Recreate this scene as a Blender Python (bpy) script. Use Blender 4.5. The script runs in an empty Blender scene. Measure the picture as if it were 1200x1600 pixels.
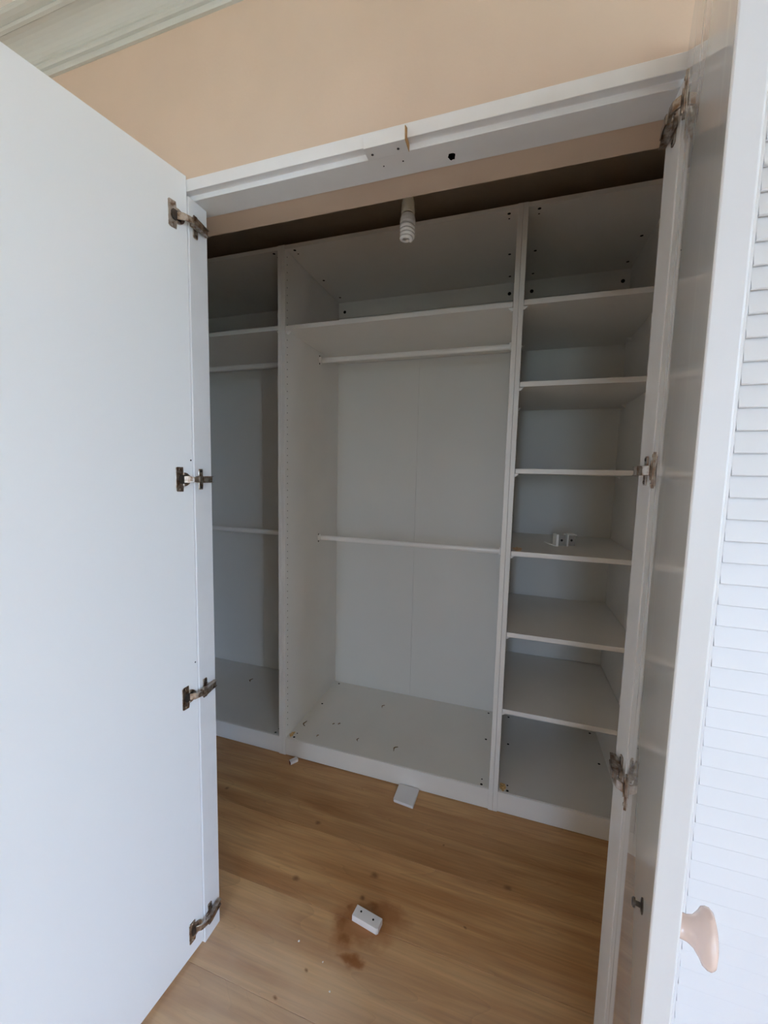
import bpy, bmesh, math, random
from mathutils import Vector, Matrix
random.seed(7)
SC = bpy.context.scene
COL = SC.collection

# ------------------------------------------------------------------ camera
F, YAW, PITCH, ROLL = 618.917, -0.310148, -0.094420, 0.022231
CX, CY, CZ = 1.007984, -1.594301, 1.379663
fwd = Vector((math.sin(YAW)*math.cos(PITCH), math.cos(YAW)*math.cos(PITCH), math.sin(PITCH)))
rt0 = Vector((math.cos(YAW), -math.sin(YAW), 0))
up0 = rt0.cross(fwd)
rt = rt0*math.cos(ROLL) + up0*math.sin(ROLL)
up = -rt0*math.sin(ROLL) + up0*math.cos(ROLL)
cam = bpy.data.cameras.new('camera')
cam.sensor_fit = 'HORIZONTAL'; cam.sensor_width = 36.0; cam.lens = F*36.0/1200.0
cam.clip_start = 0.02; cam.clip_end = 200
camo = bpy.data.objects.new('camera', cam); COL.objects.link(camo)
M = Matrix(((rt.x, up.x, -fwd.x, CX), (rt.y, up.y, -fwd.y, CY), (rt.z, up.z, -fwd.z, CZ), (0, 0, 0, 1)))
camo.matrix_world = M
SC.camera = camo

# ------------------------------------------------------------------ light: overcast daylight through the window
RX0, RX1, RY0 = -1.4, 3.2, -4.40                # room: left, right and front wall faces
WIN = [('R', -4.12, -2.95, 0.10, 2.42),         # tall window in the right wall: along y, z
       ('F', 0.60, 1.00, 0.30, 2.05)]           # added front-wall opening, unseen, to fill the closet with light: along x, z
world = bpy.data.worlds.new('world'); SC.world = world
world.use_nodes = True
bg = world.node_tree.nodes['Background']
bg.inputs['Color'].default_value = (0.535, 0.715, 1.0, 1)
bg.inputs['Strength'].default_value = 25.0
for (sd, a0, a1, b0, b1) in WIN:
    pl = bpy.data.lights.new('window_portal', 'AREA'); pl.shape = 'RECTANGLE'
    pl.size = a1-a0; pl.size_y = b1-b0; pl.cycles.is_portal = True
    plo = bpy.data.objects.new('window_portal', pl); COL.objects.link(plo)
    d = Vector((-1, 0, 0)) if sd == 'R' else Vector((0, 1, 0))
    plo.location = (RX1+.10, (a0+a1)/2, (b0+b1)/2) if sd == 'R' else ((a0+a1)/2, RY0-.10, (b0+b1)/2)
    plo.rotation_euler = d.to_track_quat('-Z', 'Z').to_euler()
SC.cycles.max_bounces = 14; SC.cycles.diffuse_bounces = 10; SC.cycles.glossy_bounces = 5
SC.view_settings.view_transform = 'Standard'; SC.view_settings.look = 'None'
SC.view_settings.gamma = 1.0; SC.view_settings.use_curve_mapping = False
SC.view_settings.exposure = -0.12

# ------------------------------------------------------------------ materials
def nm(name):
    m = bpy.data.materials.new(name); m.use_nodes = True
    nt = m.node_tree; b = nt.nodes['Principled BSDF']
    return m, nt, b
def N(nt, typ, **kw):
    n = nt.nodes.new(typ)
    for k, v in kw.items():
        if k in n.inputs: n.inputs[k].default_value = v
        else: setattr(n, k, v)
    return n
def simple(name, col, rough=0.5, metal=0.0, var=0.04, scale=6.0, bump=0.0, bscale=200.0, spec=0.5):
    m, nt, b = nm(name)
    b.inputs['Roughness'].default_value = rough; b.inputs['Metallic'].default_value = metal
    b.inputs['Specular IOR Level'].default_value = spec
    g = N(nt, 'ShaderNodeNewGeometry')
    n = N(nt, 'ShaderNodeTexNoise', Scale=scale, Detail=5.0)
    nt.links.new(g.outputs['Position'], n.inputs['Vector'])
    r = N(nt, 'ShaderNodeValToRGB')
    r.color_ramp.elements[0].position = 0.3; r.color_ramp.elements[1].position = 0.7
    r.color_ramp.elements[0].color = (*[c*(1-var) for c in col], 1)
    r.color_ramp.elements[1].color = (*[min(1, c*(1+var)) for c in col], 1)
    nt.links.new(n.outputs['Fac'], r.inputs['Fac']); nt.links.new(r.outputs['Color'], b.inputs['Base Color'])
    if bump:
        n2 = N(nt, 'ShaderNodeTexNoise', Scale=bscale, Detail=3.0)
        nt.links.new(g.outputs['Position'], n2.inputs['Vector'])
        bp = N(nt, 'ShaderNodeBump', Strength=bump, Distance=0.002)
        nt.links.new(n2.outputs['Fac'], bp.inputs['Height']); nt.links.new(bp.outputs['Normal'], b.inputs['Normal'])
    return m

M_wall = simple('beige_wall_paint', (0.65, 0.505, 0.39), 0.75, var=0.03, bump=0.15, bscale=120)
M_plaster = M_wall
M_room = simple('cream_room_paint', (0.89, 0.80, 0.69), 0.8, var=0.02)
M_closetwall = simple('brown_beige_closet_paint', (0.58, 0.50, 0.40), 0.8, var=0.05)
M_ceil = simple('ceiling_paint', (0.90, 0.87, 0.82), 0.8, var=0.02)
M_cornice = simple('cornice_plaster', (0.58, 0.59, 0.55), 0.6, var=0.02)
M_frame = simple('white_frame_paint', (0.76, 0.76, 0.77), 0.42, var=0.025, scale=14)
M_louvre = simple('white_louvre_paint', (0.655, 0.655, 0.67), 0.4, var=0.01)
M_mel = simple('white_melamine', (0.755, 0.735, 0.70), 0.38, var=0.025, scale=4, bump=0.05, bscale=500)
M_melback = simple('white_hardboard_back', (0.66, 0.65, 0.615), 0.5, var=0.02, scale=3)
M_rail = simple('white_rail_enamel', (0.80, 0.78, 0.75), 0.3, var=0.01)
M_dark = simple('dark_hole', (0.012, 0.010, 0.009), 0.9, var=0.1)
M_pin = simple('pin_hole_shadow', (0.04, 0.035, 0.03), 0.9, var=0.1)
M_chip = simple('bare_chipboard', (0.72, 0.48, 0.22), 0.85, var=0.35, scale=120)
M_mdf = simple('bare_fibreboard', (0.48, 0.29, 0.13), 0.85, var=0.15, scale=60)
M_block = simple('white_block_paint', (0.80, 0.79, 0.81), 0.45, var=0.02)
M_knob = simple('cream_ceramic', (0.70, 0.545, 0.48), 0.12, var=0.02)
M_bulb = simple('white_glass_tube', (0.86, 0.84, 0.82), 0.25, var=0.01)
M_bulbbase = simple('white_bulb_plastic', (0.78, 0.76, 0.73), 0.35, var=0.01)
M_holder = simple('cream_lampholder_plastic', (0.82, 0.78, 0.64), 0.35, var=0.02)
M_splint = simple('brown_splinter', (0.20, 0.13, 0.06), 0.85, var=0.3, scale=90)
M_crumb = simple('white_crumb', (0.85, 0.83, 0.80), 0.8, var=0.05)
M_lawn = simple('lawn', (0.31, 0.31, 0.20), 0.9, var=0.3, scale=2)
M_winframe = simple('window_frame_paint', (0.8, 0.8, 0.8), 0.4)

def metal_mat():
    m, nt, b = nm('tarnished_nickel')
    b.inputs['Metallic'].default_value = 1.0
    g = N(nt, 'ShaderNodeNewGeometry')
    n = N(nt, 'ShaderNodeTexNoise', Scale=90.0, Detail=6.0)
    nt.links.new(g.outputs['Position'], n.inputs['Vector'])
    r = N(nt, 'ShaderNodeValToRGB')
    r.color_ramp.elements[0].position = 0.33; r.color_ramp.elements[0].color = (0.22, 0.135, 0.085, 1)
    r.color_ramp.elements[1].position = 0.60; r.color_ramp.elements[1].color = (0.52, 0.47, 0.42, 1)
    nt.links.new(n.outputs['Fac'], r.inputs['Fac']); nt.links.new(r.outputs['Color'], b.inputs['Base Color'])
    r2 = N(nt, 'ShaderNodeMapRange'); r2.inputs['To Min'].default_value = 0.45; r2.inputs['To Max'].default_value = 0.22
    nt.links.new(n.outputs['Fac'], r2.inputs['Value']); nt.links.new(r2.outputs['Result'], b.inputs['Roughness'])
    return m
M_metal = metal_mat()
M_screw = simple('dark_screw_steel', (0.10, 0.085, 0.075), 0.4, metal=0.8, var=0.2, scale=100)
M_bracket = simple('white_bracket_enamel', (0.90, 0.90, 0.87), 0.35, var=0.03)
M_bracketin = simple('grey_bracket_inside', (0.30, 0.29, 0.27), 0.45, var=0.1, scale=60)

def door_mat(name, streak):
    """white glossy laminate with vertical wipe streaks that change how sharp and strong the gloss is"""
    m, nt, b = nm(name)
    g = N(nt, 'ShaderNodeNewGeometry')
    mp = N(nt, 'ShaderNodeMapping'); mp.inputs['Scale'].default_value = (13, 13, 0.7)
    nt.links.new(g.outputs['Position'], mp.inputs['Vector'])
    n = N(nt, 'ShaderNodeTexNoise', Scale=1.0, Detail=4.0)
    nt.links.new(mp.outputs['Vector'], n.inputs['Vector'])
    mr = N(nt, 'ShaderNodeMapRange')
    for k, v in (('From Min', 0.54), ('From Max', 0.76), ('To Min', 0.03), ('To Max', 0.03+0.15*streak)): mr.inputs[k].default_value = v
    nt.links.new(n.outputs['Fac'], mr.inputs['Value']); nt.links.new(mr.outputs['Result'], b.inputs['Roughness'])
    r = N(nt, 'ShaderNodeValToRGB')
    r.color_ramp.elements[0].position = 0.35; r.color_ramp.elements[0].color = (0.83-.02*streak, 0.835-.02*streak, 0.84-.02*streak, 1)
    r.color_ramp.elements[1].position = 0.7; r.color_ramp.elements[1].color = (0.83, 0.835, 0.84, 1)
    nt.links.new(n.outputs['Fac'], r.inputs['Fac']); nt.links.new(r.outputs['Color'], b.inputs['Base Color'])
    return m
M_door = door_mat('glossy_door_laminate', 0.0)
M_band = simple('door_edge_band', (0.62, 0.62, 0.635), 0.4, var=0.01)
M_doorw = door_mat('wiped_glossy_door_laminate', 1.0)

STAIN = [(0.640, -0.560, 0.105, 0.060), (0.595, -0.590, 0.05, 0.06), (0.640, -0.660, 0.042, 0.022), (0.70, -0.515, 0.075, 0.035)]
KNOTS = [(-0.111, -0.266, .012), (0.343, -0.287, .013), (0.374, -0.507, .014), (0.623, -0.411, .017), (1.062, -0.303, .016),
         (0.610, -0.490, .012), (0.94, -0.47, .006), (0.53, -0.72, .007), (0.48, -0.80, .008), (0.66, -0.80, .008), (0.83, -0.22, .006)]
def floor_mat():
    m, nt, b = nm('oak_laminate')
    L = nt.links.new
    g = N(nt, 'ShaderNodeNewGeometry'); oi = N(nt, 'ShaderNodeObjectInfo')
    off = N(nt, 'ShaderNodeVectorMath', operation='SCALE'); off.inputs['Scale'].default_value = 7.0
    cx = N(nt, 'ShaderNodeCombineXYZ'); L(oi.outputs['Random'], cx.inputs['X']); L(oi.outputs['Random'], cx.inputs['Z'])
    L(cx.outputs['Vector'], off.inputs[0])
    ad = N(nt, 'ShaderNodeVectorMath', operation='ADD'); L(g.outputs['Position'], ad.inputs[0]); L(off.outputs['Vector'], ad.inputs[1])
    mp = N(nt, 'ShaderNodeMapping'); mp.inputs['Scale'].default_value = (1.5, 15, 1.5); L(ad.outputs['Vector'], mp.inputs['Vector'])
    n1 = N(nt, 'ShaderNodeTexNoise', Scale=1.0, Detail=6.0, Distortion=0.6); L(mp.outputs['Vector'], n1.inputs['Vector'])
    mp2 = N(nt, 'ShaderNodeMapping'); mp2.inputs['Scale'].default_value = (5, 130, 5); L(ad.outputs['Vector'], mp2.inputs['Vector'])
    n2 = N(nt, 'ShaderNodeTexNoise', Scale=1.0, Detail=5.0, Distortion=0.3); L(mp2.outputs['Vector'], n2.inputs['Vector'])
    mp3 = N(nt, 'ShaderNodeMapping'); mp3.inputs['Scale'].default_value = (0.55, 4.2, 1); L(ad.outputs['Vector'], mp3.inputs['Vector'])
    wv = N(nt, 'ShaderNodeTexNoise', Scale=1.0, Detail=1.5, Distortion=1.2); L(mp3.outputs['Vector'], wv.inputs['Vector'])
    # cathedral grain: thin contour lines of a slow noise
    ml = N(nt, 'ShaderNodeMath', operation='MULTIPLY'); ml.inputs[1].default_value = 16.0; L(wv.outputs['Fac'], ml.inputs[0])
    fr = N(nt, 'ShaderNodeMath', operation='FRACT'); L(ml.outputs[0], fr.inputs[0])
    rg = N(nt, 'ShaderNodeValToRGB')
    e = rg.color_ramp.elements; e[0].position = 0.0; e[0].color = (0.90, 0.89, 0.88, 1); e[1].position = 0.10; e[1].color = (1, 1, 1, 1)
    e2 = rg.color_ramp.elements.new(0.9); e2.color = (1, 1, 1, 1); e3 = rg.color_ramp.elements.new(1.0); e3.color = (1.05, 1.05, 1.04, 1)
    L(fr.outputs[0], rg.inputs['Fac'])
    r1 = N(nt, 'ShaderNodeValToRGB')
    e = r1.color_ramp.elements; e[0].position = 0.30; e[0].color = (0.42, 0.195, 0.066, 1); e[1].position = 0.72; e[1].color = (0.68, 0.41, 0.185, 1)
    L(n1.outputs['Fac'], r1.inputs['Fac'])
    mr = N(nt, 'ShaderNodeMapRange'); L(n2.outputs['Fac'], mr.inputs['Value'])
    for k, v in (('From Min', .25), ('From Max', .75), ('To Min', .84), ('To Max', 1.14)): mr.inputs[k].default_value = v
    pr = N(nt, 'ShaderNodeMapRange'); L(oi.outputs['Random'], pr.inputs['Value']); pr.inputs['To Min'].default_value = .90; pr.inputs['To Max'].default_value = 1.10
    c = r1.outputs['Color']
    def mulv(c, fac):
        x = N(nt, 'ShaderNodeVectorMath', operation='MULTIPLY'); L(c, x.inputs[0]); L(fac, x.inputs[1]); return x.outputs['Vector']
    c = mulv(c, mr.outputs['Result']); c = mulv(c, pr.outputs['Result']); c = mulv(c, rg.outputs['Color'])
    # knots and the water stain, at their own places on the boards
    nd = N(nt, 'ShaderNodeTexNoise', Scale=26.0, Detail=5.0); L(g.outputs['Position'], nd.inputs['Vector'])
    dz = N(nt, 'ShaderNodeVectorMath', operation='SCALE'); dz.inputs['Scale'].default_value = 0.06
    sb = N(nt, 'ShaderNodeVectorMath', operation='SUBTRACT'); sb.inputs[1].default_value = (.5, .5, .5)
    L(nd.outputs['Color'], sb.inputs[0]); L(sb.outputs['Vector'], dz.inputs[0])
    wp = N(nt, 'ShaderNodeVectorMath', operation='ADD'); L(g.outputs['Position'], wp.inputs[0]); L(dz.outputs['Vector'], wp.inputs[1])
    def blobs(pts, vec):
        acc = None
        for q in pts:
            x, y, rx = q[:3]; ry = q[3] if len(q) > 3 else rx*0.75
            s = N(nt, 'ShaderNodeVectorMath', operation='SUBTRACT'); L(vec, s.inputs[0]); s.inputs[1].default_value = (x, y, 0)
            d = N(nt, 'ShaderNodeVectorMath', operation='MULTIPLY'); L(s.outputs['Vector'], d.inputs[0]); d.inputs[1].default_value = (1/rx, 1/ry, 0)
            ln = N(nt, 'ShaderNodeVectorMath', operation='LENGTH'); L(d.outputs['Vector'], ln.inputs[0])
            if acc is None: acc = ln.outputs['Value']
            else:
                mn = N(nt, 'ShaderNodeMath', operation='MINIMUM'); L(acc, mn.inputs[0]); L(ln.outputs['Value'], mn.inputs[1]); acc = mn.outputs[0]
        return acc
    def tint(c, dist, col, lo, hi, fac):
        mr = N(nt, 'ShaderNodeMapRange'); L(dist, mr.inputs['Value'])
        for k, v in (('From Min', lo), ('From Max', hi), ('To Min', fac), ('To Max', 0.0)): mr.inputs[k].default_value = v
        mx = N(nt, 'ShaderNodeMix', data_type='RGBA'); L(mr.outputs['Result'], mx.inputs['Factor'])
        L(c, mx.inputs['A']); mx.inputs['B'].default_value = (*col, 1); return mx.outputs['Result']
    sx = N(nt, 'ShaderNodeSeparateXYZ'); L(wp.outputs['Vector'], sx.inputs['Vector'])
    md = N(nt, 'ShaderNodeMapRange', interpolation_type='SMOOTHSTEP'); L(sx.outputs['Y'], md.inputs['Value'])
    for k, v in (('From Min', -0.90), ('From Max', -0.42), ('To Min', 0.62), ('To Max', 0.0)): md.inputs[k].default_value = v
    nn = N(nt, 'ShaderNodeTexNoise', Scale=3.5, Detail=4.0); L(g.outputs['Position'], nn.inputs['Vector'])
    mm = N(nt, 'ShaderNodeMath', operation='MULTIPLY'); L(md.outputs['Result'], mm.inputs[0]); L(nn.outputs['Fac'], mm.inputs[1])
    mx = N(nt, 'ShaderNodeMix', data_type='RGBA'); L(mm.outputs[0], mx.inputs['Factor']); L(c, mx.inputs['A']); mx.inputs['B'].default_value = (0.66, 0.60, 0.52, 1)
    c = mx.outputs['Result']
    sd = blobs(STAIN, wp.outputs['Vector'])
    c = tint(c, sd, (0.36, 0.145, 0.045), 0.5, 1.15, 0.85)
    sd2 = blobs([(0.64, -0.658, .036, .016), (0.585, -0.53, .016, .01), (0.655, -0.505, .02, .012), (0.575, -0.575, .022, .02), (.60, -.61, .02, .015)], wp.outputs['Vector'])
    c = tint(c, sd2, (0.27, 0.10, 0.028), 0.3, 1.2, 0.8)
    dz2 = N(nt, 'ShaderNodeVectorMath', operation='SCALE'); dz2.inputs['Scale'].default_value = 0.018; L(sb.outputs['Vector'], dz2.inputs[0])
    wp2 = N(nt, 'ShaderNodeVectorMath', operation='ADD'); L(g.outputs['Position'], wp2.inputs[0]); L(dz2.outputs['Vector'], wp2.inputs[1])
    kd = blobs(KNOTS, wp2.outputs['Vector'])
    c = tint(c, kd, (0.20, 0.085, 0.03), 0.25, 1.1, 0.85)
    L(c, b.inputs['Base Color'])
    b.inputs['Roughness'].default_value = 0.42
    bp = N(nt, 'ShaderNodeBump', Strength=0.12, Distance=0.002); L(n2.outputs['Fac'], bp.inputs['Height']); L(bp.outputs['Normal'], b.inputs['Normal'])
    return m
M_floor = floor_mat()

# ------------------------------------------------------------------ helpers
def box(bm, x0, x1, y0, y1, z0, z1):
    v = [bm.verts.new(p) for p in ((x0,y0,z0),(x1,y0,z0),(x1,y1,z0),(x0,y1,z0),(x0,y0,z1),(x1,y0,z1),(x1,y1,z1),(x0,y1,z1))]
    for f in ((3,2,1,0),(4,5,6,7),(0,1,5,4),(1,2,6,5),(2,3,7,6),(3,0,4,7)): bm.faces.new([v[i] for i in f])
    return v
def prism(bm, pts, a, b, fn):
    """closed outline pts (u,v) swept from a to b; fn(u,v,t) -> xyz"""
    A = [bm.verts.new(fn(u, v, a)) for u, v in pts]; B = [bm.verts.new(fn(u, v, b)) for u, v in pts]
    n = len(pts)
    bm.faces.new(A); bm.faces.new(B[::-1])
    for i in range(n): bm.faces.new((A[i], B[i], B[(i+1) % n], A[(i+1) % n]))
def cyl(bm, c, axis, r, h, n=12, r2=None):
    """cylinder/cone starting at c along axis"""
    c = Vector(c); ax = Vector(axis).normalized(); r2 = r if r2 is None else r2
    t = ax.orthogonal().normalized(); s = ax.cross(t)
    A = [bm.verts.new(c+(t*math.cos(k*2*math.pi/n)+s*math.sin(k*2*math.pi/n))*r) for k in range(n)]
    B = [bm.verts.new(c+ax*h+(t*math.cos(k*2*math.pi/n)+s*math.sin(k*2*math.pi/n))*r2) for k in range(n)]
    bm.faces.new(A[::-1]); bm.faces.new(B)
    for k in range(n): bm.faces.new((A[k], A[(k+1) % n], B[(k+1) % n], B[k]))
def lathe(bm, c, axis, prof, n=24):
    c = Vector(c); ax = Vector(axis).normalized(); t = ax.orthogonal().normalized(); s = ax.cross(t)
    rings = []
    for r, h in prof:
        if r < 1e-6: rings.append([bm.verts.new(c+ax*h)])
        else: rings.append([bm.verts.new(c+ax*h+(t*math.cos(k*2*math.pi/n)+s*math.sin(k*2*math.pi/n))*r) for k in range(n)])
    for a, b in zip(rings, rings[1:]):
        for k in range(n):
            k2 = (k+1) % n
            if len(a) == 1: bm.faces.new((a[0], b[k2], b[k]))
            elif len(b) == 1: bm.faces.new((a[k], a[k2], b[0]))
            else: bm.faces.new((a[k], a[k2], b[k2], b[k]))
def tube(bm, pts, r, n=8):
    pts = [Vector(p) for p in pts]; rings = []; pt = None
    for i, p in enumerate(pts):
        d = (pts[min(i+1, len(pts)-1)]-pts[max(i-1, 0)]).normalized()
        t = d.orthogonal().normalized() if pt is None else (pt-d*pt.dot(d)).normalized()
        pt = t; s = d.cross(t)
        rings.append([bm.verts.new(p+(t*math.cos(k*2*math.pi/n)+s*math.sin(k*2*math.pi/n))*r) for k in range(n)])
    bm.faces.new(rings[0][::-1]); bm.faces.new(rings[-1])
    for a, b in zip(rings, rings[1:]):
        for k in range(n): bm.faces.new((a[k], a[(k+1) % n], b[(k+1) % n], b[k]))
def wloc(o):
    v = Vector((0, 0, 0))
    while o is not None: v += o.location; o = o.parent
    return v
def obj(name, bm, mat, parent=None, bevel=0.0, smooth=False, origin=None, seg=2):
    """one mesh object; vertices are given in world metres"""
    bmesh.ops.recalc_face_normals(bm, faces=bm.faces)
    pw = wloc(parent)
    o0 = Vector(origin) if origin is not None else pw
    bmesh.ops.translate(bm, verts=bm.verts, vec=-o0)
    me = bpy.data.meshes.new(name); bm.to_mesh(me); bm.free()
    o = bpy.data.objects.new(name, me); COL.objects.link(o)
    if isinstance(mat, (list, tuple)):
        for m in mat: me.materials.append(m)
    else: me.materials.append(mat)
    o.location = o0-pw
    if parent: o.parent = parent
    if smooth:
        for p in me.polygons: p.use_smooth = True
    if bevel:
        md = o.modifiers.new('bevel', 'BEVEL'); md.width = bevel; md.segments = seg; md.limit_method = 'ANGLE'; md.angle_limit = math.radians(40)
        md.harden_normals = False
    return o
def bxo(name, dims, mat, parent=None, bevel=0.0, **k):
    bm = bmesh.new(); box(bm, *dims); return obj(name, bm, mat, parent, bevel, **k)
def empty(name, loc, label=None, cat=None, group=None):
    o = bpy.data.objects.new(name, None); COL.objects.link(o); o.location = loc; o.empty_display_size = .05
    if label: tag(o, label, cat, group)
    return o
def tag(o, label, cat, group=None):
    o['label'] = label; o['category'] = cat
    if group: o['group'] = group
    return o
def struct(o): o['kind'] = 'structure'; return o

# ------------------------------------------------------------------ room shell
ZC = 2.54                       # ceiling
WF, WB = -0.748, -0.60          # room face and closet face of the wall with the opening
FY0, FY1 = -0.758, -0.675       # wooden frame, front and back
JL, JR = 0.219, 1.247           # faces of the two jambs
SOF = 2.048

fl = struct(bxo('floor', (RX0-.15, RX1+.15, RY0-.15, 0.72, -0.12, -0.004), simple('floor_underlay', (0.05, 0.03, 0.015), 0.9)))
PW, PL = 0.2445, 2.6
bm = bmesh.new(); box(bm, 0.0003, PL-0.0003, 0.0004, PW-0.0004, -0.009, 0.0)
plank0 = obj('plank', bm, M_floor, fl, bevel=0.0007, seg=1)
rows = []
k = 0
y = -0.0755 - PW*15
while y < 0.55:
    x = RX0-.1 - [0.0, 1.7, 0.6][k % 3]
    # keep butt joints out of the seen strip of floor
    if -1.2 < y < 0.3: x = -0.55 - [0.0, 0.35, 0.15][k % 3] - PL
    while x < RX1:
        if x+PL > RX0-.15:
            rows.append((x, y))
        x += PL
    y += PW; k += 1
for i, (x, y) in enumerate(rows):
    o = plank0 if i == 0 else plank0.copy()
    if i: COL.objects.link(o); o.parent = fl
    o.location = (x, y, 0)

bm = bmesh.new()
box(bm, RX0-.15, 0.110, WF, WB, -.004, ZC)
box(bm, 1.30, RX1+.15, WF, WB, -.004, ZC)
box(bm, 0.110, 1.30, FY1, WB, 2.051, ZC)
box(bm, 0.110, 1.30, WF, FY1, 2.0875, ZC)
struct(obj('wall_back', bm, M_wall))
struct(bxo('wall_left', (RX0-.15, RX0, RY0-.15, WF-.0005, -.004, ZC), M_room))
def wbox(bm, sd, a0, a1, d0, d1, b0, b1):
    if sd == 'R': box(bm, RX1+d0, RX1+d1, a0, a1, b0, b1)
    else: box(bm, a0, a1, RY0-d1, RY0-d0, b0, b1)
for nm_, (sd, a0, a1, b0, b1), e0, e1 in (('wall_right', WIN[0], RY0-.15, WF-.0005), ('wall_front', WIN[1], RX0, RX1)):
    bm = bmesh.new()
    wbox(bm, sd, e0, a0, 0, .15, -.004, ZC); wbox(bm, sd, a1, e1, 0, .15, -.004, ZC)
    wbox(bm, sd, a0, a1, 0, .15, -.004, b0); wbox(bm, sd, a0, a1, 0, .15, b1, ZC)
    struct(obj(nm_, bm, M_room))
struct(bxo('wall_closet_back', (-1.16, 1.66, 0.60, 0.70, -.004, ZC), M_closetwall))
struct(bxo('wall_closet_left', (-1.16, -1.03, WB, 0.60, -.004, ZC), M_closetwall))
struct(bxo('wall_closet_right', (1.53, 1.66, WB, 0.60, -.004, ZC), M_closetwall))
struct(bxo('ceiling', (RX0-.15, RX1+.15, RY0-.15, WF+.05, ZC, ZC+.12), M_ceil))
struct(bxo('ceiling_closet', (-1.16, 1.66, WF+.05, 0.70, ZC, ZC+.12), M_closetwall))
struct(bxo('ground', (-40, 45, -45, 40, -0.45, -0.40), M_lawn))
# windows out of the picture, the front one added for fill: frame with one mullion
for n_, (sd, a0, a1, b0, b1) in enumerate(WIN):
    wn = struct(empty('window_%d' % (n_+1), (RX1+.07, (a0+a1)/2, b0) if sd == 'R' else ((a0+a1)/2, RY0-.07, b0)))
    bm = bmesh.new(); t = .035
    wbox(bm, sd, a0, a0+t, .05, .1, b0, b1); wbox(bm, sd, a1-t, a1, .05, .1, b0, b1)
    wbox(bm, sd, a0+t, a1-t, .05, .1, b0, b0+t); wbox(bm, sd, a0+t, a1-t, .05, .1, b1-t, b1)
    obj('window_frame', bm, M_winframe, wn)
    if sd == 'R':
        bm = bmesh.new(); wbox(bm, sd, (a0+a1)/2+.15, (a0+a1)/2+.20, .05, .1, b0+t, b1-t); obj('mullion', bm, M_winframe, wn)

# cornice along the wall above the doors
co = [(0, 2.438), (-.007, 2.438), (-.0085, 2.443), (-.0085, 2.451), (-.006, 2.4535), (-.012, 2.4555), (-.0145, 2.460), (-.0145, 2.466), (-.011, 2.4695)]
for i in range(9):
    a = i/8*math.pi/2
    co.append((-.014-.044*(1-math.cos(a)), 2.4715+.040*math.sin(a)))
co += [(-.060, 2.5105), (-.066, 2.5125), (-.068, 2.518), (-.066, 2.5225), (-.074, 2.5245), (-.082, 2.528), (-.084, 2.534), (-.084, ZC), (0, ZC)]
bm = bmesh.new(); prism(bm, co, RX0, RX1, lambda u, v, t: (t, WF+u, v))
struct(obj('trim_1', bm, M_cornice))
# wooden head of the door frame: face, rebate, soffit
hp = [(FY0, 2.0865), (FY0, 2.056), (-.740, 2.0585), (-.7385, 2.064), (-.7385, SOF), (FY1, SOF), (FY1, 2.0865)]
hp = [(FY0, 2.0865), (FY0, 2.0585), (-.739, 2.0600), (-.739, SOF), (FY1, SOF), (FY1, 2.0865)]
bm = bmesh.new(); prism(bm, hp, 0.111, 2.40, lambda u, v, t: (t, u, v))
head = struct(obj('trim_2', bm, M_frame, bevel=.0012, origin=(0.7, FY0, SOF)))
struct(bxo('trim_3', (0.111, JL, FY0, -.697, 0, SOF), M_frame, bevel=.0012))
struct(bxo('trim_4', (JR, 1.299, FY0, -.685, 0, SOF), M_frame, bevel=.0012))
# stop block screwed under the head
bp_ = [(-.7395, 2.0455), (-.772, 2.0455), (-.774, 2.070), (-.7585, 2.076), (-.7585, 2.0590), (-.7395, 2.0590)]
bm = bmesh.new(); prism(bm, bp_, 0.682, 0.7705, lambda u, v, t: (t, u, v))
sb = obj('stop_block', bm, M_frame, head, bevel=.0008)
sb['label'] = 'small white stop block screwed under the frame head'
bm = bmesh.new(); prism(bm, [(u, v) for u, v in bp_], 0.7706, 0.7716, lambda u, v, t: (t, u, v))
e = obj('block_end', bm, M_mdf, sb); e['label'] = 'bare brown fibreboard end'
for x in (.6955, .7515):
    bm = bmesh.new(); cyl(bm, (x, -.753, 2.0457), (0, 0, -1), .0028, .0006, 10); obj('screw', bm, M_screw, sb)
for x, y, r in ((.708, -.714, .0016), (.752, -.716, .0018)):
    bm = bmesh.new(); cyl(bm, (x, y, SOF), (0, 0, -1), r, .0004, 8); obj('screw_hole', bm, M_dark, head)
# ragged hole in the soffit
bm = bmesh.new()
ring = [bm.verts.new((.853+.0085*f*math.cos(a), -.7+.011*f*math.sin(a), SOF-.0005)) for a, f in [(i/14*2*math.pi, random.uniform(.75, 1.15)) for i in range(14)]]
bm.faces.new(ring); bmesh.ops.solidify(bm, geom=bm.faces[:], thickness=.0004)
h = obj('bolt_hole', bm, M_dark, head); h['label'] = 'ragged dark bolt hole'

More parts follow.
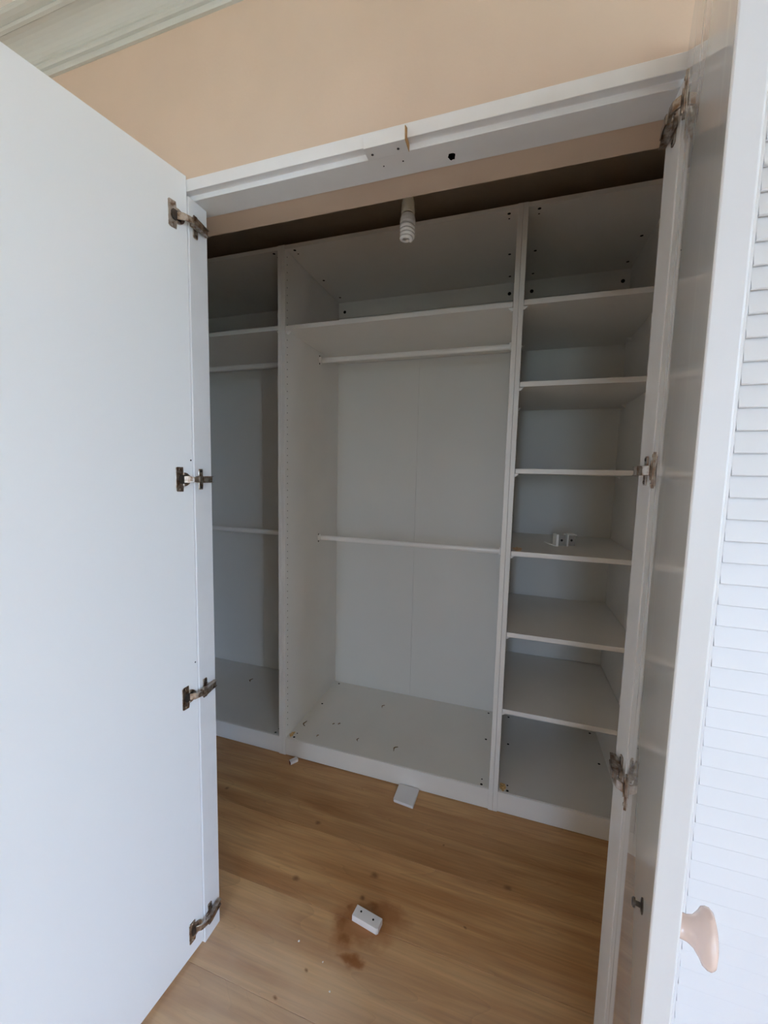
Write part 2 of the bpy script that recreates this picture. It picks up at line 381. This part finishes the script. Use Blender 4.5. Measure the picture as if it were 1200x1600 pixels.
# ------------------------------------------------------------------ flat-pack wardrobe units
TH = .018; HT = 2.363; DP = .58; YB = .57; ZB = .09
def holes(bm, pts, nrm, r, n=8, t=.0004):
    for q in pts: cyl(bm, q, nrm, r, t, n)
def unit(x0, x1, label, backs, shelves, rails, name='wardrobe_unit'):
    u = empty(name, ((x0+x1)/2, DP/2, 0), label, 'wardrobe', 'open white wardrobe units side by side in the closet')
    xi, xo = x0+TH, x1-TH
    bxo('side_panel', (x0, xi, 0, DP, 0.0005, HT), M_mel, u, .0008)
    bxo('side_panel', (xo, x1, 0, DP, 0.0005, HT), M_mel, u, .0008)
    bxo('top_panel', (xi, xo, 0.001, YB, HT-TH, HT-.001), M_mel, u, .0008)
    bxo('bottom_panel', (xi, xo, 0.006, YB, ZB-TH, ZB), M_mel, u, .0008)
    bxo('plinth', (xi, xo, 0.0015, .016, 0.0025, ZB-.0012), M_mel, u, .0012)
    w = (xo-xi)/backs
    for i in range(backs):
        bxo('back_panel', (xi+w*i+(.0004 if i else 0), xi+w*(i+1)-(.0004 if i < backs-1 else 0), YB, YB+.004, ZB, HT-TH), M_melback, u)
    bxo('back_rail', (xi, xo, YB-.0035, YB, HT-TH-.085, HT-TH), M_mel, u, .0005)
    sh = []
    for zt in shelves:
        s = bxo('shelf', (xi+.0012, xo-.0012, .004, YB-.004, zt-.0185, zt), M_mel, u, .0008); sh.append(s)
        for xx, d in ((xi, 1), (xo, -1)):
            for yy in (.012, .47):
                bm = bmesh.new()
                prism(bm, [(0, zt-.019), (d*.016, zt-.019), (d*.004, zt-.031), (0, zt-.031)], yy, yy+.014, lambda a, b, t: (xx+a, t, b))
                obj('shelf_support', bm, M_rail, s)
    for zr in rails:
        bm = bmesh.new()
        pts = [(.0085*math.cos(a), .013*math.sin(a)) for a in [i/16*2*math.pi for i in range(16)]]
        prism(bm, pts, xi+.012, xo-.012, lambda a, b, t: (t, .338+a, zr+b))
        r = obj('clothes_rail', bm, M_rail, u, smooth=False)
        for xx, d in ((xi, 1), (xo, -1)):
            bm = bmesh.new()
            o_ = [(.014*math.cos(a), .020*math.sin(a)) for a in [i/14*2*math.pi for i in range(14)]]
            prism(bm, o_, xx, xx+d*.004, lambda a, b, t: (t, .338+a, zr+b))
            prism(bm, [(-.013, -.014), (-.009, -.014), (-.009, .016), (-.013, .016)], xx, xx+d*.014, lambda a, b, t: (t, .338+a, zr+b))
            prism(bm, [(.009, -.014), (.013, -.014), (.013, .016), (.009, .016)], xx, xx+d*.014, lambda a, b, t: (t, .338+a, zr+b))
            obj('rail_bracket', bm, M_rail, r)
            for dz in (-.019, .019):
                bm = bmesh.new(); cyl(bm, (xx+d*.0042, .324, zr+dz), (d, 0, 0), .0042, .002, 8)
                obj('screw', bm, M_screw, r)
    # shelf-pin holes bored down the side panels, and the fitting holes of top and bottom
    bm = bmesh.new()
    zs = [.145+.032*i for i in range(69)]
    for xx, d in ((xi, 1), (xo, -1)):
        holes(bm, [(xx, .019, z) for z in zs if z < 2.33], (d, 0, 0), .0025, 6)
    ph = obj('pin_holes', bm, M_pin, u); ph['kind'] = 'stuff'
    bm = bmesh.new()
    for xx in (xi+.037, xo-.031):
        holes(bm, [(xx, .018, ZB), (xx, .32, ZB), (xx, .548, ZB)], (0, 0, 1), .0055, 12); holes(bm, [(xx, .048, ZB)], (0, 0, 1), .0035, 10)
        holes(bm, [(xx, .020, HT-TH), (xx, .30, HT-TH), (xx, .50, HT-TH)], (0, 0, -1), .0062, 12); holes(bm, [(xx, .050, HT-TH)], (0, 0, -1), .0036, 10)
        holes(bm, [(xx, YB-.0035, HT-TH-.052)], (0, -1, 0), .0085, 14)
    fh = obj('fitting_holes', bm, M_dark, u); fh['kind'] = 'stuff'
    return u, sh
ul, shl = unit(-1.0, -.0006, 'leftmost wardrobe unit, half hidden by the open plain door', 2, [2.029], [1.962, 1.038])
um, shm = unit(.0, .9975, 'wide empty middle wardrobe unit with two hanging rails behind the bulb', 2, [2.026], [1.966, 1.030])
ur, shr = unit(.9981, 1.4975, 'narrow wardrobe unit with six shelves on the right', 1, [2.028, 1.735, 1.413, 1.094, .768, .448], [])
def blot(name, x, y, z, rx, ry, mat, parent, n=16, j=.3, label=None):
    bm = bmesh.new()
    prism(bm, [(x+rx*f*math.cos(a), y+ry*f*math.sin(a)) for a, f in [(i/n*2*math.pi, random.uniform(1-j, 1+j)) for i in range(n)]], z-.001, z+.0006, lambda u, v, t: (u, v, t))
    o = obj(name, bm, mat, parent)
    if label: o['label'] = label
    return o
blot('chipped_patch', .034, .032, ZB, .011, .020, M_chip, um, label='brown chipped corner of the bottom panel')
blot('chipped_patch', 1.034, .036, ZB, .013, .024, M_chip, ur, label='brown chipped corner of the bottom panel')
blot('stain', 1.040, .062, 1.094, .018, .042, simple('orange_stain', (.85, .56, .33), .6, var=.25, scale=80), shr[3], label='orange brown stain')

# ------------------------------------------------------------------ doors
def dface(hx, hy, sgn, a, s, dep=0.0):
    """point on a door's inner face, s from the hinge edge, dep into the thickness (negative = out of the inner face)"""
    return Vector((hx-math.sin(a)*s+sgn*math.cos(a)*dep, hy-math.cos(a)*s-sgn*math.sin(a)*dep, 0))
DT = .019
def door_leaf(hx, hy, sgn, a0, a1, W, z0, z1, root, mat):
    bm = bmesh.new(); nz = 14; ns = 6; g = {}
    for i in range(nz+1):
        z = z0+(z1-z0)*i/nz; a = a0+(a1-a0)*i/nz
        for j in range(ns+1):
            for k, d in enumerate((0, DT)):
                p = dface(hx, hy, sgn, a, W*j/ns, d); g[i, j, k] = bm.verts.new((p.x, p.y, z))
    for i in range(nz):
        for j in range(ns):
            for k in (0, 1): bm.faces.new((g[i, j, k], g[i+1, j, k], g[i+1, j+1, k], g[i, j+1, k]))
        for j in (0, ns): bm.faces.new((g[i, j, 0], g[i+1, j, 0], g[i+1, j, 1], g[i, j, 1])).material_index = 1
    for j in range(ns):
        for i in (0, nz): bm.faces.new((g[i, j, 0], g[i, j+1, 0], g[i, j+1, 1], g[i, j, 1]))
    return obj('door_panel', bm, [mat, M_band], root, bevel=.0014)
def hinge(hx, hy, sgn, a, jx, z, root, dy=0.0):
    """concealed cup hinge: flange and cup on the door, arm on a cross-shaped plate on the jamb. i = out of the inner faces"""
    i = -sgn
    def D(s, out, zz): p = dface(hx, hy, sgn, a, s, -out); return (p.x, p.y, zz)
    bm = bmesh.new()
    pts = [(.030, -.031), (.047, -.031), (.050, -.028), (.050, .028), (.047, .031), (.030, .031), (.029, .018), (.029, -.018)]
    prism(bm, pts, .0001, .0022, lambda u, v, t: D(u, t, z+v))
    prism(bm, [(.030+.021*math.cos(b), .0175*math.sin(b)) for b in [math.pi/2+q/14*math.pi for q in range(15)]], .0001, .0042, lambda u, v, t: D(u, t, z+v))
    hg = obj('hinge', bm, M_metal, root, bevel=.0005, seg=1)
    # knuckle link
    p0 = Vector(D(.030, .003, z)); p1 = Vector((jx+i*.017, FY0+.004+dy, z))
    mid = (p0+p1)/2; mid.x += i*.006
    bm = bmesh.new()
    w = .0085
    path = [p0, p0.lerp(mid, .5)+Vector((i*.003, 0, 0)), mid, p1]
    rings = []
    for q, p in enumerate(path):
        ww = w*(1.0 if q < 2 else .8)
        rings.append([bm.verts.new(p+Vector((dx*i, 0, dz))) for dx, dz in ((-.003, -ww), (.003, -ww), (.003, ww), (-.003, ww))])
    bm.faces.new(rings[0]); bm.faces.new(rings[-1])
    for A, B in zip(rings, rings[1:]):
        for q in range(4): bm.faces.new((A[q], A[(q+1) % 4], B[(q+1) % 4], B[q]))
    obj('hinge_link', bm, M_metal, hg, bevel=.0006, seg=1)
    # dark cup mouth
    bm = bmesh.new(); prism(bm, [(.020, -.011), (.040, -.011), (.043, -.006), (.043, .006), (.040, .011), (.020, .011)], .0042, .0046, lambda u, v, t: D(u, t, z+v))
    o = obj('cup_mouth', bm, M_screw, hg)
    # cross plate on the jamb
    bm = bmesh.new()
    def J(y, out, zz): return (jx+i*out, y+dy, zz)
    prism(bm, [(-.738, -.027), (-.727, -.027), (-.725, -.024), (-.725, .024), (-.727, .027), (-.738, .027), (-.740, .024), (-.740, -.024)], .0001, .003, lambda u, v, t: J(u, t, z+v))
    prism(bm, [(-.752, -.008), (-.699, -.0075), (-.699, .0075), (-.752, .008)], .003, .0085, lambda u, v, t: J(u, t, z+v))
    obj('mounting_plate', bm, M_metal, hg, bevel=.0006, seg=1)
    # arm: channel with two cheeks
    bm = bmesh.new()
    side = [(-.757, .011), (-.757, .022), (-.745, .0225), (-.700, .015), (-.700, .009)]
    for zz in (-.0085, .0070):
        prism(bm, side, zz, zz+.0015, lambda u, v, t: J(u, v, z+t))
    prism(bm, [(-.757, .0205), (-.757, .022), (-.745, .0225), (-.722, .0188), (-.722, .0172), (-.745, .0208)], -.0085, .0085, lambda u, v, t: J(u, v, z+t))
    prism(bm, [(-.745, .0085), (-.745, .0110), (-.700, .0110), (-.700, .0085)], -.0070, .0070, lambda u, v, t: J(u, v, z+t))
    obj('hinge_arm', bm, M_metal, hg)
    bm = bmesh.new(); cyl(bm, J(-.713, .0110, z), (i, 0, 0), .0045, .003, 10); obj('arm_screw', bm, M_metal, hg, bevel=.0005, seg=1)
    for zz in (-.021, .021):
        bm = bmesh.new(); cyl(bm, J(-.7325, .003, z+zz), (i, 0, 0), .0036, .0016, 10, .0028); obj('screw', bm, M_screw, hg)
    for zz in (-.025, .025):
        bm = bmesh.new(); c = Vector(D(.0385, .0022, z+zz)); n = Vector(D(.0385, 1.0022, z+zz))-c
        cyl(bm, c, n, .0034, .0014, 10, .0026); obj('screw', bm, M_rail if False else M_metal, hg)
    return hg
# the left leaf, warped a little: it stands further open at the top than at the foot
LX, LY = .2160, -.7600
R_ = math.radians
d1 = empty('hinged_door', (LX-.01, LY-.25, 0.012), 'plain white door standing open at the left, its four hinges showing', 'door')
A0, A1 = R_(4.5), R_(11.0)
door_leaf(LX, LY, -1, A0, A1, .512, .012, 2.092, d1, M_door)
for z in (1.985, 1.356, .776, .083):
    hinge(LX, LY, -1, A0+(A1-A0)*(z/2.09), JL, z, d1, -.0065)
for s, z in ((.006, 1.405), (.007, .862)):
    bm = bmesh.new(); a = A0+(A1-A0)*z/2.09; p = dface(LX, LY, -1, a, s, 0); p.z = z
    cyl(bm, p, (math.cos(a), -math.sin(a), 0), .0022, .0004, 8); obj('screw_hole', bm, M_dark, d1)
# the right leaf
RX_, RY_ = 1.2475, -.7615
AR = R_(13.3)
d2 = empty('hinged_door', (RX_-.06, RY_-.25, 0.012), 'glossy white door standing open at the right, seen almost edge on, with a cream knob', 'door')
door_leaf(RX_, RY_, 1, AR, AR, .510, .012, 2.092, d2, M_doorw)
for z in (1.988, 1.397, .800, .090):
    hinge(RX_, RY_, 1, AR, JR, z, d2)
# knob on the room face, its bolt on the inner face
ZK = .985
pk = dface(RX_, RY_, 1, AR, .452, DT-.0035); pk.z = ZK
nk = Vector((math.cos(AR), -math.sin(AR), 0))
bm = bmesh.new()
lathe(bm, pk, nk, [(0, .0001), (.0105, .0001), (.0105, .003), (.0095, .012), (.0095, .017), (.0115, .0215), (.0165, .0255), (.0200, .0275), (.0215, .0305), (.0215, .0330), (.0195, .0355), (.0130, .0372), (.006, .0379), (0, .0380)], 36)
kb = obj('knob', bm, M_knob, d2, smooth=True); kb['label'] = 'cream ceramic mushroom knob'
pi = dface(RX_, RY_, 1, AR, .452, 0); pi.z = ZK
bm = bmesh.new()
lathe(bm, pi, -nk, [(0, 0.0001), (.0065, .0001), (.0065, .0012), (.0045, .002), (.0022, .0024), (.0022, .0060), (.0042, .0062), (.0042, .0080), (.0030, .0090), (0, .0092)], 16)
obj('knob_bolt', bm, M_screw, d2)

# louvred leaf of the next wardrobe, closed
LX0, LX1, LYF, LYB = 1.286, 1.800, -.779, -.7595
d3 = empty('louvred_door', ((LX0+LX1)/2, (LYF+LYB)/2, .012), 'closed white louvred door at the right edge behind the cream knob', 'door')
ZT = 2.092
bxo('stile', (LX0, LX0+.072, LYF, LYB, .012, ZT), M_louvre, d3, .002)
bxo('stile', (LX1-.072, LX1, LYF, LYB, .012, ZT), M_louvre, d3, .002)
bxo('top_rail', (LX0+.072, LX1-.072, LYF, LYB, 2.026, ZT), M_louvre, d3, .002)
bxo('bottom_rail', (LX0+.072, LX1-.072, LYF, LYB, .012, .125), M_louvre, d3, .002)
bxo('backing_panel', (LX0+.072, LX1-.072, LYB-.004, LYB, .125, 2.026), M_louvre, d3)
PT = .0372
bm = bmesh.new()
prism(bm, [(.0015, .006), (-.0075, -.0345), (-.0062, -.0362), (-.0015, -.0362), (.0062, .006), (.005, .0085), (.0028, .0085)], LX0+.072, LX1-.072, lambda u, v, t: (t, LYF+.006+u, v))
sl0 = obj('slat', bm, M_louvre, d3, origin=((LX0+LX1)/2, LYF+.006, 0))
for i in range(51):
    o = sl0 if i == 0 else sl0.copy()
    if i: COL.objects.link(o); o.parent = d3
    o.location = (0, LYF+.006-d3.location.y, 2.022-PT*i-d3.location.z)

for d in (d1, d2, d3): d['kind'] = 'thing'

# ------------------------------------------------------------------ bulb on its flex
BX, BY = .684, -.42
bl = empty('pendant_bulb', (BX, BY, 2.05), 'unlit spiral energy saving bulb in a cream lampholder hanging inside the closet', 'light bulb')
bm = bmesh.new(); tube(bm, [(BX, BY, ZC), (BX+.001, BY, 2.35), (BX, BY, 2.178)], .003, 8); obj('flex', bm, M_holder, bl)
bm = bmesh.new(); lathe(bm, (BX, BY, 0), (0, 0, 1), [(0, 2.128), (.0195, 2.128), (.0195, 2.133), (.0185, 2.150), (.0180, 2.158), (.0150, 2.170), (.0085, 2.179), (.006, 2.183), (0, 2.183)], 24)
obj('lampholder', bm, M_holder, bl, smooth=False)
bm = bmesh.new(); cyl(bm, (BX, BY, 2.1235), (0, 0, 1), .0150, .006, 20); obj('lamp_cap', bm, M_screw, bl)
bm = bmesh.new(); lathe(bm, (BX, BY, 0), (0, 0, 1), [(0, 2.0995), (.0215, 2.0995), (.0225, 2.103), (.0215, 2.113), (.0185, 2.1236), (0, 2.1236)], 24)
bulb = obj('bulb', bm, M_bulbbase, bl)
pts = []
turns = 4.0
for i in range(97):
    t = i/96; a = t*turns*2*math.pi+.6
    r = .0170 if t < .93 else .0170*(1-(t-.93)/.07*.5)
    pts.append((BX+r*math.cos(a), BY+r*math.sin(a), 2.098-.042*t))
bm = bmesh.new(); tube(bm, pts, .0052, 10); obj('spiral_tube', bm, M_bulb, bulb, smooth=True)

# ------------------------------------------------------------------ loose things
def rbox(bm, c, ux, uy, lx, ly, z0, z1):
    """box on a floor at centre c with axis ux (length lx) and uy"""
    V = []
    for z in (z0, z1):
        for sx, sy in ((-1, -1), (1, -1), (1, 1), (-1, 1)):
            V.append(bm.verts.new((c[0]+ux[0]*sx*lx/2+uy[0]*sy*ly/2, c[1]+ux[1]*sx*lx/2+uy[1]*sy*ly/2, z)))
    for f in ((3,2,1,0),(4,5,6,7),(0,1,5,4),(1,2,6,5),(2,3,7,6),(3,0,4,7)): bm.faces.new([V[i] for i in f])
# block with two screw holes on the stain
ux = Vector((.0857, -.013)).normalized(); uy = Vector((.013, .0857)).normalized()
c = (.6497, -.5553); ZB1 = .021
blk = empty('wooden_block', (c[0], c[1], 0), 'white painted block with two screw holes lying on the stained floor', 'block')
bm = bmesh.new()
def P(a, b, z): return (c[0]+ux.x*a+uy.x*b, c[1]+ux.y*a+uy.y*b, z)
prism(bm, [(-.0445, -.0172), (.0400, -.0172), (.0445, -.0125), (.0445, .0172), (-.0445, .0172)], .0003, ZB1, lambda u, v, t: P(u, v, t))
obj('block_body', bm, M_block, blk, bevel=.0012)
for a, b in ((-.0235, .004), (.0205, .001)):
    bm = bmesh.new(); cyl(bm, P(a, b, ZB1), (0, 0, 1), .0031, .0004, 12); obj('screw_hole', bm, M_dark, blk)
# flat offcut against the plinth
bm = bmesh.new()
V = [(.597, -.0015), (.6885, -.0035), (.6845, -.100), (.6800, -.1015), (.6000, -.094), (.5955, -.088)]
prism(bm, V, .0004, .0125, lambda u, v, t: (u, v, t))
o = obj('wooden_offcut', bm, M_block, bevel=.001, origin=(.64, -.05, 0)); tag(o, 'flat square white offcut lying against the plinth of the middle unit', 'offcut')
# small fragment
bm = bmesh.new()
ux2 = Vector((.022, .034)).normalized(); uy2 = Vector((-ux2.y, ux2.x)); c2 = (.0795, -.0290)
V = [(-.020, -.0115), (.018, -.0115), (.0215, -.006), (.0205, .0115), (-.0165, .0115)]
frag = empty('wooden_fragment', (c2[0], c2[1], 0), 'tiny white broken fragment on the floor by the unit divider', 'fragment')
prism(bm, V, .0004, .0125, lambda u, v, t: (c2[0]+ux2.x*u+uy2.x*v, c2[1]+ux2.y*u+uy2.y*v, t))
obj('fragment_body', bm, M_block, frag, bevel=.001)
bm = bmesh.new()
prism(bm, [(-.0203, -.0117), (-.0225, -.008), (-.0205, -.001), (-.0195, .006), (-.0170, .0113)], .0004, .0128, lambda u, v, t: (c2[0]+ux2.x*u+uy2.x*v, c2[1]+ux2.y*u+uy2.y*v, t))
e = obj('broken_end', bm, simple('reddish_broken_wood', (.16, .055, .035), .9, var=.3, scale=150), frag); e['label'] = 'reddish brown broken end'

# two small angle brackets on the fourth shelf
def bracket(x, y, ang, flip, label):
    r = empty('angle_bracket', (x, y, 1.094), label, 'bracket', 'angle brackets on the shelf')
    ca, sa = math.cos(ang), math.sin(ang)
    def T(a, b, z): return (x+ca*a-sa*b, y+sa*a+ca*b, 1.094+z)
    def pb(name, a0, a1, b0, b1, z0, z1, mat):
        bm = bmesh.new()
        prism(bm, [(a0, b0), (a1, b0), (a1, b1), (a0, b1)], z0, z1, lambda u, v, t: T(u, v, t)); return obj(name, bm, mat, r, bevel=.0005, seg=1)
    pb('upright_plate', -.004 if not flip else 0, .0050, -.022, .022, .0008, .052, M_bracket)
    if not flip:
        bm = bmesh.new(); prism(bm, [(-.038, .011), (-.038, .0135), (-.004, .0045), (-.004, .0008), (-.008, .0008)], -.022, .022, lambda u, v, t: T(u, t, v)); obj('foot_plate', bm, M_bracket, r)
    else: pb('top_plate', .005, .038, -.022, .022, .049, .052, M_bracket)
    pb('inner_face', .0050, .036, -.012, -.0095, .003, .0485, M_bracketin)
    bm = bmesh.new(); q = T(.021, -.012, .026); n = Vector(T(.021, -1.012, .026))-Vector(q); cyl(bm, q, n, .005, .0004, 12); obj('screw_hole', bm, M_dark, r)
    return r
bracket(1.196, .215, R_(14), False, 'left angle bracket with its foot on the fourth shelf of the narrow unit')
bracket(1.236, .232, R_(14), True, 'right angle bracket with a top flange on the fourth shelf of the narrow unit')

# splinters of wood left in the units
def splinter(x, y, ang, ln, w, label, z=ZB):
    bm = bmesh.new(); pts = []
    rings = []
    for i in range(5):
        t = i/4-.5; b = .18*ln*math.sin(t*5+ang); ww = w*(1-abs(t)*1.3)
        px, py = x+math.cos(ang)*t*ln-math.sin(ang)*b, y+math.sin(ang)*t*ln+math.cos(ang)*b
        nx, ny = -math.sin(ang)*ww, math.cos(ang)*ww
        rings.append([bm.verts.new((px+nx, py+ny, z+.0003)), bm.verts.new((px-nx, py-ny, z+.0003)), bm.verts.new((px-nx*.6, py-ny*.6, z+.003)), bm.verts.new((px+nx*.6, py+ny*.6, z+.003))])
    bm.faces.new(rings[0]); bm.faces.new(rings[-1])
    for A, B in zip(rings, rings[1:]):
        for q in range(4): bm.faces.new((A[q], A[(q+1) % 4], B[(q+1) % 4], B[q]))
    o = obj('wood_splinter', bm, M_splint, None, origin=(x, y, z))
    tag(o, label, 'splinter', 'splinters on the wardrobe floors')
splinter(.384, .410, 1.3, .030, .0028, 'brown splinter farthest back on the floor of the middle unit')
splinter(.544, .104, 1.15, .036, .0030, 'dark splinter on the floor of the middle unit, above the white offcut')
splinter(.052, .128, 1.9, .040, .0032, 'splinter beside the left panel on the floor of the middle unit')
splinter(.219, .187, .6, .014, .0028, 'right one of two short crumbs of wood side by side in the middle unit')
splinter(.192, .176, .5, .012, .0028, 'left one of two short crumbs of wood side by side in the middle unit')
splinter(.158, .064, 1.2, .016, .0026, 'short splinter near the chipped corner of the middle unit')
splinter(.355, .104, 1.7, .022, .0026, 'thin splinter at mid front on the floor of the middle unit')
splinter(-.473, .396, 1.8, .034, .0048, 'dark curled splinter alone on the floor of the leftmost unit')
# white crumbs on the floor boards
def crumb(x, y, r, label):
    bm = bmesh.new(); bmesh.ops.create_icosphere(bm, subdivisions=1, radius=r)
    for v in bm.verts: v.co *= random.uniform(.7, 1.2); v.co.z *= .6
    mz = min(v.co.z for v in bm.verts)
    bmesh.ops.translate(bm, verts=bm.verts, vec=(x, y, -mz+.0002))
    tag(obj('plaster_crumb', bm, M_crumb, None, origin=(x, y, 0)), label, 'crumb', 'white crumbs on the floor')
crumb(.476, -.667, .0032, 'white crumb on the floor, nearest the open plain door')
crumb(.566, -.690, .0026, 'white crumb on the floor left of the brown stain')
crumb(.612, -.742, .0028, 'white crumb on the floor, frontmost of the three')
crumb(1.447, .40, .008, 'white crumb on the floor of the narrow wardrobe unit') if False else None
